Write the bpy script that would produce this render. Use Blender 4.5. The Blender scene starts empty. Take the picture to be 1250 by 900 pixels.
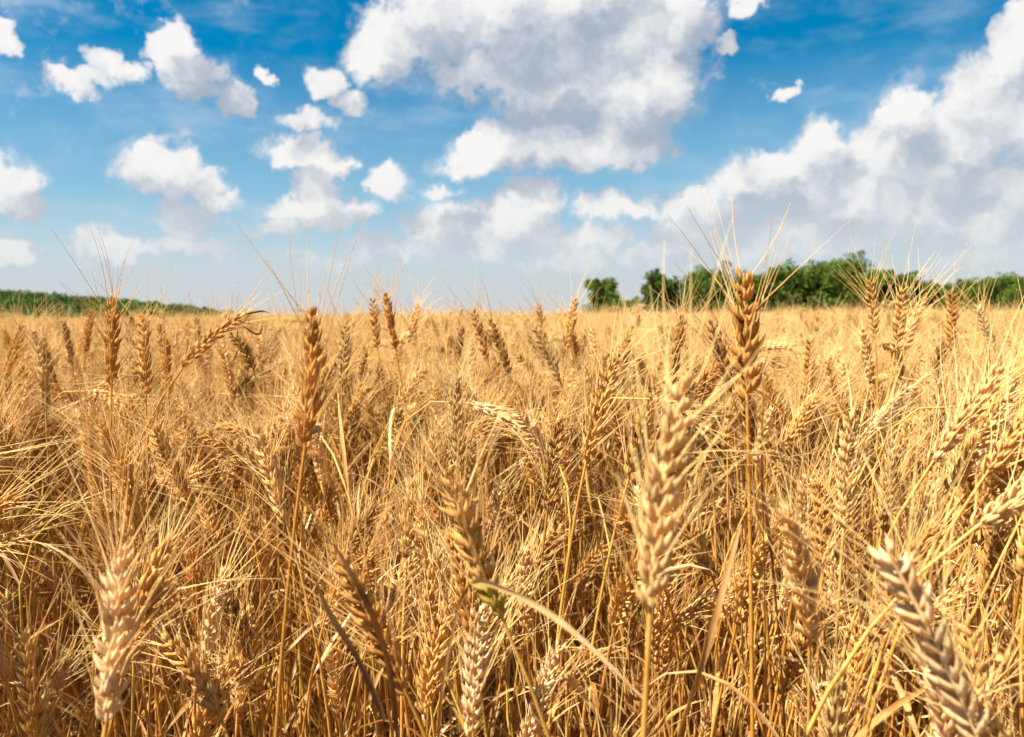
import bpy, math, random
import numpy as np
from mathutils import Vector, Matrix

random.seed(11)
rng = np.random.default_rng(11)
R = math.radians
scene = bpy.context.scene
COL = scene.collection

# ------------------------------------------------------------------ camera
ZC = 0.95                       # eye height, just over the ears
LENS, SENS = 28.0, 36.0
F = 1250 * LENS / SENS          # focal length in photograph pixels
PITCH, ROLL = 3.75, 0.45
cd = bpy.data.cameras.new('camera')
cam = bpy.data.objects.new('camera', cd); COL.objects.link(cam)
cd.lens = LENS; cd.sensor_width = SENS; cd.sensor_fit = 'HORIZONTAL'
cd.clip_start = 0.02; cd.clip_end = 20000
CM = Matrix.Rotation(R(90 - PITCH), 4, 'X') @ Matrix.Rotation(R(-ROLL), 4, 'Z')
CM.translation = (0, 0, ZC)
cam.matrix_world = CM
cd.dof.use_dof = True; cd.dof.focus_distance = 0.80; cd.dof.aperture_fstop = 8.5
cd.dof.aperture_blades = 7
scene.camera = cam

# ------------------------------------------------------------------ sky and sun
SUN_EL, SUN_AZ = 56.0, -112.0    # degrees; azimuth from the view direction (+Y), positive to the right
SUNV = Vector((math.sin(R(SUN_AZ)) * math.cos(R(SUN_EL)), math.cos(R(SUN_AZ)) * math.cos(R(SUN_EL)), math.sin(R(SUN_EL))))
SKY_STRENGTH = 0.10
sd = bpy.data.lights.new('sun', 'SUN'); sun = bpy.data.objects.new('sun', sd); COL.objects.link(sun)
sd.energy = 5.0; sd.angle = R(0.55); sd.color = (1.0, 0.91, 0.76)
sun.rotation_euler = (-SUNV).to_track_quat('-Z', 'Y').to_euler(); sun.location = (-20, 10, 40)

scene.view_settings.view_transform = 'Standard'; scene.view_settings.look = 'None'
scene.view_settings.gamma = 1.0; scene.view_settings.use_curve_mapping = False
scene.view_settings.exposure = 1.44
scene.render.film_transparent = False
cy = scene.cycles
cy.max_bounces = 5; cy.diffuse_bounces = 3; cy.glossy_bounces = 2; cy.transmission_bounces = 4
cy.transparent_max_bounces = 6; cy.caustics_reflective = False; cy.caustics_refractive = False
cy.use_adaptive_sampling = True; cy.adaptive_threshold = 0.02; cy.adaptive_min_samples = 10
cy.use_denoising = True; cy.denoiser = 'OPENIMAGEDENOISE'; cy.denoising_input_passes = 'RGB_ALBEDO_NORMAL'
cy.sample_clamp_indirect = 6.0
cy.time_limit = 900

def pix(px, py, d):
    """point of the place seen at photograph pixel px, py at depth d"""
    return CM @ Vector(((px - 625) / F * d, -(py - 450) / F * d, -d))
CMI = CM.inverted()
def project(p):
    q = CMI @ Vector(p)
    if q.z > -0.05: return None
    return 625 + F * q.x / -q.z, 450 - F * q.y / -q.z, -q.z
def azel(px, py):
    v = (pix(px, py, 1.0) - CM.translation).normalized()
    return math.atan2(v.x, v.y), math.asin(v.z)

class NT:
    """small helper for node trees"""
    def __init__(self, tree): self.t = tree; self.n = tree.nodes; self.l = tree.links
    def add(self, kind, **kw):
        nd = self.n.new(kind)
        for k, v in kw.items(): setattr(nd, k, v)
        return nd
    def put(self, sock, v):
        if isinstance(v, bpy.types.NodeSocket): self.l.new(v, sock)
        else: sock.default_value = v
    def math(self, op, a, b=0.0, c=0.0, clamp=False):
        nd = self.add('ShaderNodeMath', operation=op, use_clamp=clamp)
        self.put(nd.inputs[0], a); self.put(nd.inputs[1], b); self.put(nd.inputs[2], c)
        return nd.outputs[0]
    def vec(self, op, a, b=(0, 0, 0), c=(0, 0, 0), out=0):
        nd = self.add('ShaderNodeVectorMath', operation=op)
        self.put(nd.inputs[0], a); self.put(nd.inputs[1], b)
        if op == 'MULTIPLY_ADD': self.put(nd.inputs[2], c)
        if op == 'SCALE': self.put(nd.inputs[3], c)
        return nd.outputs[out]
    def mix(self, f, a, b, kind='RGBA', blend='MIX'):
        nd = self.add('ShaderNodeMix', data_type=kind, blend_type=blend)
        i = {'RGBA': (6, 7, 2), 'FLOAT': (2, 3, 0)}[kind]
        self.put(nd.inputs[0], f); self.put(nd.inputs[i[0]], a); self.put(nd.inputs[i[1]], b)
        return nd.outputs[i[2]]
    def ramp(self, f, lo, hi, smooth=True, a=0.0, b=1.0):
        nd = self.add('ShaderNodeMapRange', interpolation_type='SMOOTHSTEP' if smooth else 'LINEAR', clamp=True) if smooth else self.add('ShaderNodeMapRange', clamp=True)
        self.put(nd.inputs[0], f); nd.inputs[1].default_value = lo; nd.inputs[2].default_value = hi
        nd.inputs[3].default_value = a; nd.inputs[4].default_value = b
        return nd.outputs[0]
    def noise(self, vec, scale, detail=2.0, rough=0.5, dim='3D', dist=0.0):
        nd = self.add('ShaderNodeTexNoise', noise_dimensions=dim)
        if vec is not None: self.l.new(vec, nd.inputs['Vector'])
        nd.inputs['Scale'].default_value = scale; nd.inputs['Detail'].default_value = detail
        nd.inputs['Roughness'].default_value = rough; nd.inputs['Distortion'].default_value = dist
        return nd.outputs['Fac']

# lumps of cumulus: centre x, y, half width, half height (photograph pixels), weight
LUMPS = [
 # great cloud over the middle
 (478,72,52,44,.9),(535,35,85,70,1),(640,25,110,80,1),(600,88,105,42,.9),(745,15,110,80,1),(822,15,60,66,.9),
 (700,105,100,74,1),(762,128,80,78,1),(662,172,84,36,1),(740,182,92,30,1),(590,188,58,24,.9),(802,105,58,66,.8),
 (556,204,46,15,.7),(848,92,44,36,.55),
 # bank on the right
 (1246,62,42,60,1),(1200,122,58,66,1),(1262,135,80,80,1),(1102,142,42,44,1),(1078,188,62,48,1),(1160,188,84,58,1),
 (1232,232,74,58,1),(1000,184,40,40,1),(958,214,62,34,1),(900,230,58,30,.9),(1022,240,84,42,1),(1105,262,84,38,.9),
 (1180,272,90,38,.9),(848,250,62,28,.9),(765,250,72,22,.9),(650,246,36,30,.9),(612,272,60,34,.9),
 (538,272,52,32,.9),(668,292,62,22,.7),(735,290,72,24,.7),(835,284,72,24,.8),(950,282,72,26,.8),(1130,296,44,16,.7),
 (1242,300,44,18,.7),
 # small ones on the left
 (100,94,36,18,.9),(126,76,24,28,1),(160,90,24,20,.8),(214,64,36,38,1),(242,92,44,30,1),(284,122,28,24,.9),
 (-4,40,36,22,1),(394,95,26,24,.85),(432,124,26,18,.75),(368,146,36,18,.75),(366,186,52,22,1),(402,200,34,16,.9),
 (192,206,62,36,1),(232,226,54,26,.9),(272,246,38,18,.8),(232,268,52,22,.65),(12,222,40,30,1),(22,248,42,18,.9),
 (384,236,30,32,1),(378,258,66,24,1),(338,282,44,14,.8),(430,256,38,20,.9),(480,222,28,26,1),(541,233,30,11,.8),
 (326,90,11,12,.9),(888,55,12,16,.9),(954,116,24,11,1),(908,2,30,16,.9),(833,132,10,22,.6),
 # layered haze cloud above the horizon
 (140,302,70,26,.75),(10,308,44,18,.75),(250,300,70,18,.62),(470,302,66,20,.75),(375,316,80,16,.6),(575,308,90,18,.75),
 (690,318,80,16,.7),(790,312,80,20,.72),(900,308,90,18,.75),(1020,300,90,22,.8),(1200,318,90,20,.75),(880,258,80,26,.8),
]

def build_world():
    w = bpy.data.worlds.new('World'); scene.world = w; w.use_nodes = True
    w.cycles.sampling_method = 'NONE'
    KE = 1.0 / (SKY_STRENGTH * 2 ** scene.view_settings.exposure)      # display value -> sky value
    col = lambda r, g, b: (r * KE, g * KE, b * KE, 1)

    def group(name, ins, outs):
        g = bpy.data.node_groups.new(name, 'ShaderNodeTree')
        for q in ins: g.interface.new_socket(q, in_out='INPUT', socket_type='NodeSocketVector')
        for q in outs: g.interface.new_socket(q, in_out='OUTPUT', socket_type='NodeSocketVector' if q == 'Warped' else 'NodeSocketFloat')
        t = NT(g); return g, t, t.add('NodeGroupInput'), t.add('NodeGroupOutput')
    # fine structure of the cloud, and its broad swellings
    gn, t, gi, go = group('cloud_detail', ['Direction'], ['Detail', 'Warped', 'Heads'])
    d = gi.outputs[0]
    warp = t.add('ShaderNodeTexNoise', noise_dimensions='3D'); t.l.new(d, warp.inputs['Vector'])
    warp.inputs['Scale'].default_value = 26; warp.inputs['Detail'].default_value = 4; warp.inputs['Roughness'].default_value = .6
    dw = t.vec('MULTIPLY_ADD', t.vec('SUBTRACT', warp.outputs['Color'], (.5, .5, .5)), (.060, .060, .060), d)
    n1 = t.noise(d, 14, 7.0, .62)
    n2 = t.noise(dw, 34, 2.5, .5)
    bump = t.math('SUBTRACT', .5, t.math('ABSOLUTE', t.math('MULTIPLY_ADD', n2, 2.6, -1.3)))      # rounded heads
    det = t.math('MULTIPLY_ADD', t.math('SUBTRACT', n1, .5), 2.3, t.math('MULTIPLY', bump, .46))
    t.l.new(t.math('SUBTRACT', det, .50), go.inputs[0]); t.l.new(dw, go.inputs[1]); t.l.new(bump, go.inputs[2])
    gs, t, gi, go = group('cloud_swell', ['Direction'], ['Swell'])
    t.l.new(t.math('MULTIPLY', t.math('SUBTRACT', t.noise(gi.outputs[0], 11, 4.0, .50), .5), 2.0), go.inputs[0])
    # where the clouds stand: the lumps one sees, and scattered cover of the same kind for the rest of the sky
    def lumps_group(name, lumps):
      gl, t, gi, go = group(name, ['Direction'], ['Lump'])
      sp = t.add('ShaderNodeSeparateXYZ'); t.l.new(gi.outputs[0], sp.inputs[0])
      az = t.math('ARCTAN2', sp.outputs[0], sp.outputs[1])
      hor = t.math('SQRT', t.math('MULTIPLY_ADD', sp.outputs[0], sp.outputs[0], t.math('MULTIPLY', sp.outputs[1], sp.outputs[1])))
      el = t.math('ARCTAN2', sp.outputs[2], hor)
      cb = t.add('ShaderNodeCombineXYZ'); t.l.new(az, cb.inputs[0]); t.l.new(el, cb.inputs[1])
      acc = 0.0
      for (cx, cy_, rx, ry, wt) in lumps:
          a0, e0 = azel(cx, cy_)
          a1, _ = azel(cx + rx, cy_); _, e1 = azel(cx, cy_ - ry)
          ia, ie = 1 / (1.24 * abs(a1 - a0)), 1 / (1.24 * abs(e1 - e0))
          q = t.vec('MULTIPLY_ADD', cb.outputs[0], (ia, ie, 0), (-a0 * ia, -e0 * ie, 0))
          acc = t.math('MAXIMUM', t.math('MULTIPLY_ADD', t.vec('DOT_PRODUCT', q, q, out=1), -1.35 * wt, 1.35 * wt), acc)
      beyond = t.math('MAXIMUM', t.ramp(t.math('ABSOLUTE', az), .70, .86), t.ramp(el, .46, .60))
      acc = t.math('MULTIPLY_ADD', t.ramp(t.noise(gi.outputs[0], 3.2, 2.0, .5), .47, .62), beyond, acc)
      t.l.new(acc, go.inputs[0])
      return gl
    gl = lumps_group('cloud_lumps', LUMPS); gl2 = lumps_group('cloud_masses', [q for q in LUMPS if q[2] >= 22])

    t = NT(w.node_tree); t.n.clear()
    tc = t.add('ShaderNodeTexCoord'); D = tc.outputs['Generated']
    sky = t.add('ShaderNodeTexSky', sky_type='NISHITA', sun_disc=False)
    sky.sun_elevation = R(SUN_EL); sky.sun_rotation = R(SUN_AZ)
    sky.altitude = 100; sky.air_density = 1.0; sky.dust_density = 1.0; sky.ozone_density = 3.0
    hs = t.add('ShaderNodeHueSaturation'); hs.inputs['Hue'].default_value = SKY_HSV[0]
    hs.inputs['Saturation'].default_value = SKY_HSV[1]; hs.inputs['Value'].default_value = SKY_HSV[2] * KE
    t.l.new(sky.outputs[0], hs.inputs['Color'])
    sp = t.add('ShaderNodeSeparateXYZ'); t.l.new(D, sp.inputs[0])
    z = sp.outputs[2]
    # thin veils of cirrus, and the pale air above the horizon
    veil = t.ramp(t.noise(t.vec('MULTIPLY', D, (2.4, 2.4, 6.5)), 3.0, 4.0, .58), .46, .80)
    base = t.mix(t.math('MULTIPLY', veil, .42), hs.outputs[0], col(.62, .74, .85))
    hz = t.math('POWER', t.ramp(z, .0, .30, smooth=False, a=1.0, b=0.0), .95)
    base = t.mix(t.math('MULTIPLY', hz, .92), base, col(.56, .73, .83))
    base = t.mix(t.math('POWER', t.ramp(z, .0, .15, smooth=False, a=1.0, b=0.0), 1.4), base, col(.64, .65, .66))
    view = Vector((0, 1, .22)).normalized()
    st = (SUNV - view * SUNV.dot(view)).normalized()
    def use(g, vec):
        nd = t.add('ShaderNodeGroup'); nd.node_tree = g; t.l.new(vec, nd.inputs[0]); return nd.outputs
    N0, W0, HD = use(gn, D)
    b0 = use(gl, W0)[0]
    d0 = t.math('ADD', N0, b0)
    P1 = t.vec('ADD', D, tuple(st * .022)); P2 = t.vec('ADD', D, tuple(st * .042))
    S0 = use(gs, W0)[0]; S1 = use(gs, t.vec('ADD', W0, tuple(st * .022)))[0]; S2 = use(gs, P2)[0]
    e2 = t.math('ADD', S2, use(gl2, t.vec('ADD', W0, tuple(st * .042)))[0])
    L = t.math('MULTIPLY_ADD', t.math('SUBTRACT', S0, S1), CLOUD_K[0], CLOUD_K[3])
    L = t.math('MULTIPLY_ADD', t.math('SUBTRACT', t.math('ADD', S0, b0), e2), CLOUD_K[1], L)
    L = t.math('MULTIPLY_ADD', t.math('MAXIMUM', e2, 0), -CLOUD_K[2], L)
    L = t.math('MULTIPLY_ADD', HD, .26, t.math('MULTIPLY_ADD', N0, .20, L))
    lit = t.mix(t.ramp(L, -.25, 1.22), col(.40, .47, .57), col(.97, .95, .935))
    lit = t.mix(t.math('MULTIPLY_ADD', t.ramp(z, .0, .24), .66, .34), col(.76, .78, .79), lit)
    soft = t.math('MULTIPLY', t.ramp(t.math('ADD', t.math('MULTIPLY', S0, .8), b0), .05, 1.0), .34)      # thin vapour round the heads
    alpha = t.math('MAXIMUM', t.ramp(d0, -.14, .52), soft)
    alpha = t.math('MULTIPLY', alpha, t.math('MULTIPLY_ADD', t.ramp(z, .015, .11), .50, .48))
    bg = t.add('ShaderNodeBackground'); bg.inputs[1].default_value = SKY_STRENGTH
    t.l.new(t.mix(alpha, base, lit), bg.inputs[0])
    out = t.add('ShaderNodeOutputWorld'); t.l.new(bg.outputs[0], out.inputs[0])
SKY_HSV = (.485, 2.1, .122)
CLOUD_K = (1.0, .58, .24, .54)
build_world()

# ------------------------------------------------------------------ materials
def straw_material(name, c_lo, c_hi, rough=.5, trans=.2, per_object=False, scale=220, spread=1.0, stretch=(1, 1, .25)):
    """dry straw: grain along the length, some light coming through; hue differs from plant to plant"""
    m = bpy.data.materials.new(name); m.use_nodes = True
    t = NT(m.node_tree); t.n.clear()
    tc = t.add('ShaderNodeTexCoord'); oi = t.add('ShaderNodeObjectInfo')
    off = t.math('MULTIPLY', oi.outputs['Random'], 9.0)
    v = t.vec('MULTIPLY', tc.outputs['Object'], stretch)
    v = t.vec('ADD', v, off)
    n = t.noise(v, scale, 3.0, .6)
    n2 = t.noise(tc.outputs['Object'], 38, 2.0, .5)
    f = t.math('MULTIPLY_ADD', t.math('SUBTRACT', n, .5), 2.0, t.math('MULTIPLY_ADD', t.math('SUBTRACT', n2, .5), .9, .5))
    if not per_object:
        f = t.math('MULTIPLY_ADD', t.math('SUBTRACT', oi.outputs['Random'], .5), spread, f)
    f = t.ramp(f, 0.0, 1.0, smooth=False)
    c = t.mix(f, c_lo + (1,), c_hi + (1,))
    if per_object:
        c = t.mix(1.0, c, oi.outputs['Color'], blend='MULTIPLY')
    p = t.add('ShaderNodeBsdfPrincipled'); t.l.new(c, p.inputs['Base Color'])
    p.inputs['Roughness'].default_value = rough; p.inputs['Specular IOR Level'].default_value = .28
    bp = t.add('ShaderNodeBump'); bp.inputs['Strength'].default_value = .7; bp.inputs['Distance'].default_value = .0006
    t.l.new(n, bp.inputs['Height']); t.l.new(bp.outputs[0], p.inputs['Normal'])
    tr = t.add('ShaderNodeBsdfTranslucent')
    c2 = t.mix(1.0, c, (1.0, .80, .50, 1), blend='MULTIPLY'); t.l.new(c2, tr.inputs[0])
    mx = t.add('ShaderNodeMixShader'); mx.inputs[0].default_value = trans
    t.l.new(p.outputs[0], mx.inputs[1]); t.l.new(tr.outputs[0], mx.inputs[2])
    o = t.add('ShaderNodeOutputMaterial'); t.l.new(mx.outputs[0], o.inputs[0])
    return m

M = {}
M['ear'] = straw_material('ear_husk', (.56, .30, .060), (.87, .60, .225), .58, .32, True, 260)
M['awn'] = straw_material('awn_bristle', (.80, .54, .165), (.96, .77, .39), .42, .36, True, 60)
M['stem'] = straw_material('straw_stem', (.50, .25, .045), (.75, .455, .125), .42, .14, True, 120)
M['leaf'] = straw_material('dry_leaf', (.58, .35, .12), (.82, .59, .28), .60, .40, True, 90)
M['ear_m'] = straw_material('ear_husk_field', (.40, .20, .038), (.88, .61, .235), .58, .32, False, 260, 1.5)
M['awn_m'] = straw_material('awn_bristle_field', (.78, .525, .16), (.96, .77, .39), .42, .36, False, 60, .7)
M['stem_m'] = straw_material('straw_stem_field', (.48, .24, .043), (.75, .465, .135), .42, .14, False, 120, .9)
M['leaf_m'] = straw_material('dry_leaf_field', (.48, .27, .08), (.82, .59, .28), .60, .40, False, 90, 1.2)

def simple_noise_material(name, c1, c2, scale, rough=.9, bump=.3, trans=0.0, rnd=.0, detail=5.0):
    m = bpy.data.materials.new(name); m.use_nodes = True
    t = NT(m.node_tree); t.n.clear()
    tc = t.add('ShaderNodeTexCoord'); oi = t.add('ShaderNodeObjectInfo')
    n = t.noise(tc.outputs['Object'], scale, detail, .6)
    f = t.math('MULTIPLY_ADD', t.math('SUBTRACT', n, .5), 2.2, .5)
    f = t.math('MULTIPLY_ADD', t.math('SUBTRACT', oi.outputs['Random'], .5), rnd, f)
    f = t.ramp(f, 0, 1, smooth=False)
    c = t.mix(f, c1 + (1,), c2 + (1,))
    p = t.add('ShaderNodeBsdfPrincipled'); t.l.new(c, p.inputs['Base Color'])
    p.inputs['Roughness'].default_value = rough; p.inputs['Specular IOR Level'].default_value = .2
    if bump:
        bp = t.add('ShaderNodeBump'); bp.inputs['Strength'].default_value = bump
        t.l.new(n, bp.inputs['Height']); t.l.new(bp.outputs[0], p.inputs['Normal'])
    o = t.add('ShaderNodeOutputMaterial')
    if trans:
        tr = t.add('ShaderNodeBsdfTranslucent'); c2_ = t.mix(1.0, c, (1.0, 1.0, .45, 1), blend='MULTIPLY'); t.l.new(c2_, tr.inputs[0])
        mx = t.add('ShaderNodeMixShader'); mx.inputs[0].default_value = trans
        t.l.new(p.outputs[0], mx.inputs[1]); t.l.new(tr.outputs[0], mx.inputs[2]); t.l.new(mx.outputs[0], o.inputs[0])
    else: t.l.new(p.outputs[0], o.inputs[0])
    return m
M['soil'] = simple_noise_material('soil', (.10, .062, .034), (.24, .15, .075), 6.0, .95, .6)
M['foliage'] = simple_noise_material('tree_leaves', (.040, .078, .008), (.125, .185, .020), .8, .6, 0, .30, .5)
M['wood_leaves'] = simple_noise_material('wood_leaves', (.030, .075, .014), (.085, .150, .030), .09, .7, 0, .25, .0)
M['bark'] = simple_noise_material('bark', (.05, .035, .022), (.12, .09, .06), 9.0, .9, .5)
M['hill'] = simple_noise_material('hill_ground', (.045, .075, .02), (.09, .12, .035), .05, .95, .0)

# ------------------------------------------------------------------ mesh helpers
class MB:
    def __init__(self): self.v = []; self.f = []; self.m = []
    def add(self, verts, faces, mi=0):
        o = len(self.v); self.v.extend(verts)
        for fc in faces: self.f.append(tuple(i + o for i in fc)); self.m.append(mi)
    def mesh(self, name, mats, smooth=True):
        me = bpy.data.meshes.new(name); me.from_pydata([tuple(x) for x in self.v], [], self.f)
        for m in mats: me.materials.append(m)
        if len(mats) > 1: me.polygons.foreach_set('material_index', self.m)
        if smooth: me.polygons.foreach_set('use_smooth', [True] * len(self.f))
        me.update(); return me

def tube(mb, pts, radii, sides, mi=0, cap=False):
    n = len(pts); vs = []; fs = []
    ref = Vector((.3, .9, .17))
    for i in range(n):
        tng = (pts[min(i + 1, n - 1)] - pts[max(i - 1, 0)]).normalized()
        a = tng.cross(ref)
        if a.length < 1e-4: a = tng.orthogonal()
        a.normalize(); b = tng.cross(a)
        for k in range(sides):
            th = 2 * math.pi * k / sides
            vs.append(pts[i] + (a * math.cos(th) + b * math.sin(th)) * radii[i])
    for i in range(n - 1):
        for k in range(sides):
            k2 = (k + 1) % sides
            fs.append((i * sides + k, i * sides + k2, (i + 1) * sides + k2, (i + 1) * sides + k))
    if cap: fs.append(tuple((n - 1) * sides + k for k in range(sides)))
    mb.add(vs, fs, mi)

def obj(name, me, parent=None, color=None):
    o = bpy.data.objects.new(name, me); COL.objects.link(o)
    if parent: o.parent = parent
    if color: o.color = tuple(color) + (1,)
    return o
def tag(o, label=None, cat=None, group=None, kind=None):
    if label: o['label'] = label
    if cat: o['category'] = cat
    if group: o['group'] = group
    if kind: o['kind'] = kind
    return o

# ------------------------------------------------------------------ the wheat
# one floret (a husk with its grain): plump, pointed, keeled
def floret(mb, base, direc, length, w, out, mi=0, sides=7, rings=None):
    rings = rings or [(0, .35), (.12, .74), (.33, 1.0), (.56, .90), (.76, .54), (.90, .22), (1.0, .05)]
    z = direc.normalized(); y = z.cross(out).normalized(); x = y.cross(z)
    vs = []; fs = []
    for (tt, r) in rings:
        c = base + z * (tt * length) + x * (w * .55 * math.sin(math.pi * tt))
        for k in range(sides):
            th = 2 * math.pi * k / sides
            keel = (1.0 + .25 * max(0, math.cos(th)) ** 4) * ((1.0 if k % 2 == 0 else .87) if sides > 6 else 1.0)
            vs.append(c + x * (math.cos(th) * w * .9 * r * keel) + y * (math.sin(th) * w * 1.08 * r))
    n = len(rings)
    for i in range(n - 1):
        for k in range(sides):
            k2 = (k + 1) % sides
            fs.append((i * sides + k, i * sides + k2, (i + 1) * sides + k2, (i + 1) * sides + k))
    fs.append(tuple((n - 1) * sides + k for k in range(sides)))
    mb.add(vs, fs, mi)
    return base + z * length + x * 0.0, z

SPIK = {}
def spikelet_shape(seed, lod=0):
    """mesh builder plus the tips that carry awns, in metres; +Z up the ear, +X away from it"""
    r = random.Random(seed); mb = MB(); tips = []
    sides, rings = (10, None) if lod == 0 else (4, [(0, .5), (.4, 1.0), (1.0, .1)])
    X = Vector((1, 0, 0))
    def one(x0, y0, z0, ax, ay, L, w, awn):
        d = Vector((math.sin(R(ax)), math.sin(R(ay)), math.cos(R(ax)) * math.cos(R(ay))))
        tip, dd = floret(mb, Vector((x0, y0, z0)), d, L, w, Vector((math.cos(R(ay)), math.sin(R(ay)) * 1.2, 0)).normalized(), 0, sides, rings)
        if awn: tips.append((tip, dd))
    j = lambda a: r.uniform(-a, a)
    mm = .001
    if lod == 0:
        one(.6*mm, -1.9*mm, 0, 17 + j(5), -27 + j(6), 9.8*mm, 1.5*mm, False)      # outer husks
        one(.6*mm, 1.9*mm, 0, 17 + j(5), 27 + j(6), 9.8*mm, 1.5*mm, False)
    one(1.2*mm, -1.3*mm, 1.0*mm, 29 + j(7), -15 + j(6), 12.4*mm, 1.78*mm, True)
    one(1.2*mm, 1.3*mm, 1.2*mm, 29 + j(7), 15 + j(6), 12.4*mm, 1.78*mm, True)
    one(2.2*mm, 0, 2.6*mm, 37 + j(7), j(7), 10.6*mm, 1.6*mm, True)
    return mb, tips
for s in range(4):
    mb, tips = spikelet_shape(s); SPIK[s] = (mb, tips, mb.mesh('spikelet', [M['ear']]))
SPIK_LOW = [spikelet_shape(20 + s, 1) for s in range(2)]

def bez(p0, p1, p2, t): return p0 * (1 - t) ** 2 + p1 * (2 * t * (1 - t)) + p2 * t * t
def bezt(p0, p1, p2, t): return ((p1 - p0) * (1 - t) + (p2 - p1) * t).normalized()

def ear_layout(r, p0, p1, p2, roll, pitch_mm=4.3, size=1.0):
    L = sum((bez(p0, p1, p2, (i + 1) / 8) - bez(p0, p1, p2, i / 8)).length for i in range(8))
    n = max(9, int(L * 1000 / pitch_mm))
    res = []
    for i in range(n):
        u = i / (n - 1)
        t = u * .93
        P = bez(p0, p1, p2, t); T = bezt(p0, p1, p2, t)
        S = T.orthogonal().normalized()
        # a frame that does not spin along the ear
        ref = Vector((0, 1, 0)); S = (ref - T * ref.dot(T))
        if S.length < .2: ref = Vector((1, 0, 0)); S = (ref - T * ref.dot(T))
        S.normalize(); S = Matrix.Rotation(roll + u * .35, 3, T) @ S
        if i % 2: S = -S
        Y = T.cross(S)
        sc = size * (.70 + .34 * math.sin(math.pi * min(1, (u * .86 + .12))) ) * r.uniform(.84, 1.10)
        if i == n - 1: sc *= .9
        m = Matrix((S, Y, T)).transposed()
        if i >= n - 1: m = m @ Matrix.Rotation(R(-18), 3, 'Y')
        m = m @ Matrix.Rotation(R(r.gauss(-1, 7)), 3, 'Y') @ Matrix.Rotation(R(r.gauss(0, 7)), 3, 'X') @ Matrix.Rotation(R(r.gauss(0, 9)), 3, 'Z')
        m4 = (m * sc).to_4x4(); m4.translation = P
        res.append((m4, r.randrange(4), T, u))
    return res, L

def awns_of(mb, r, layout, length=.068, spread=1.0, per=3, width=1.0, segs=4, sides=3, mi=0, low=False, skip=.40):
    for (m4, k, T, u) in layout:
        tips = (SPIK_LOW[k % 2][1] if low else SPIK[k][1])
        for q, (tip, d) in enumerate(tips[:per]):
            if r.random() < (.75 if q == 2 else skip): continue
            o = m4 @ tip; dw = (m4.to_3x3() @ d).normalized()
            rv = Vector((r.gauss(0, 1), r.gauss(0, 1), r.gauss(0, 1))) * .20
            di = (dw * (.95 * spread) + (dw - T * dw.dot(T)) * .35 + T * .62 + rv).normalized()
            L = length * r.uniform(.62, 1.2) * (.80 + .35 * u)
            bend = (dw - T * dw.dot(T)) * r.uniform(-.5, .9) + Vector((r.gauss(0, 1), r.gauss(0, 1), r.gauss(0, .6) - .2)) * .30
            pts = [o - dw * .0012 + di * (L * i / segs) + bend * (L * .28 * (i / segs) ** 2) for i in range(segs + 1)]
            r0 = .00046 * width
            radii = [r0 * (1 - .72 * i / segs) for i in range(segs + 1)]
            tube(mb, pts, radii, sides, mi)

def stem_points(r, base, top, T, n=9):
    """a straw from the ground that bends over into the ear's direction"""
    h = (top - base).length
    c2 = top - T * min(.22, h * .35); c1 = base + Vector((r.uniform(-.02, .02), r.uniform(-.02, .02), h * .45))
    out = []
    for i in range(n + 1):
        t = (i / n) ** .8
        a = 1 - t
        out.append(base * a**3 + c1 * (3 * a * a * t) + c2 * (3 * a * t * t) + top * t**3)
    return out

def stem_mesh(r, pts, mat=None, mb=None, mi=0, w=1.0):
    own = mb is None
    mb = mb or MB(); n = len(pts)
    rad = [(.0021 - .0009 * i / (n - 1)) * w for i in range(n)]
    tube(mb, pts, rad, 6 if own else 4, mi)
    if own:
        for q in (.42, .66):                   # nodes of the straw
            i = int(q * (n - 1)); c = pts[i]; d = (pts[i + 1] - pts[i]).normalized()
            tube(mb, [c - d * .004, c - d * .0015, c + d * .0015, c + d * .004], [.0017, .0027, .0027, .0017], 6, mi)
        return mb.mesh('stem', [mat])

def leaf_strip(mb, r, p0, direc, length, width, droop, twist, mi=0, segs=9, side=None):
    """a withered blade with a folded midrib"""
    pts = []; p = p0.copy(); d = direc.normalized()
    st = length / segs
    for i in range(segs + 1):
        pts.append((p.copy(), d.copy()))
        p = p + d * st
        d = (d + Vector((r.uniform(-.05, .05), r.uniform(-.05, .05), -droop * (i + 1) / segs))).normalized()
    vs = []; fs = []
    ang0 = r.uniform(-.4, .4)
    for i, (q, dd) in enumerate(pts):
        u = i / segs
        w = width * (.55 + .45 * min(1, u * 5)) * (1 - u ** 2.2) + .0003
        s = dd.cross(Vector((0, 0, 1)))
        if side is not None: s = side - dd * side.dot(dd)
        if s.length < .05: s = Vector((1, 0, 0))
        s.normalize(); s = Matrix.Rotation(ang0 + twist * u, 3, dd) @ s
        up = s.cross(dd)
        curl = .45 + .25 * math.sin(u * 7 + ang0 * 5)
        vs += [q - s * w * .5 + up * w * curl * .5, q - up * w * .04, q + s * w * .5 + up * w * curl * .5]
    for i in range(segs):
        for k in range(2):
            a = i * 3 + k; fs.append((a, a + 1, a + 4, a + 3))
    mb.add(vs, fs, mi)

TONES = {   # husk tint multiplies the straw colour
 'golden': (1.0, .97, .90), 'pale': (1.16, 1.28, 1.70), 'cream': (1.20, 1.44, 2.5),
 'brown': (.72, .64, .58), 'orange': (.88, .74, .55), 'grey': (.88, .95, 1.10), 'greenish': (.92, 1.06, .75),
}
GROUP = 'wheat plants near the camera'

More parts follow.
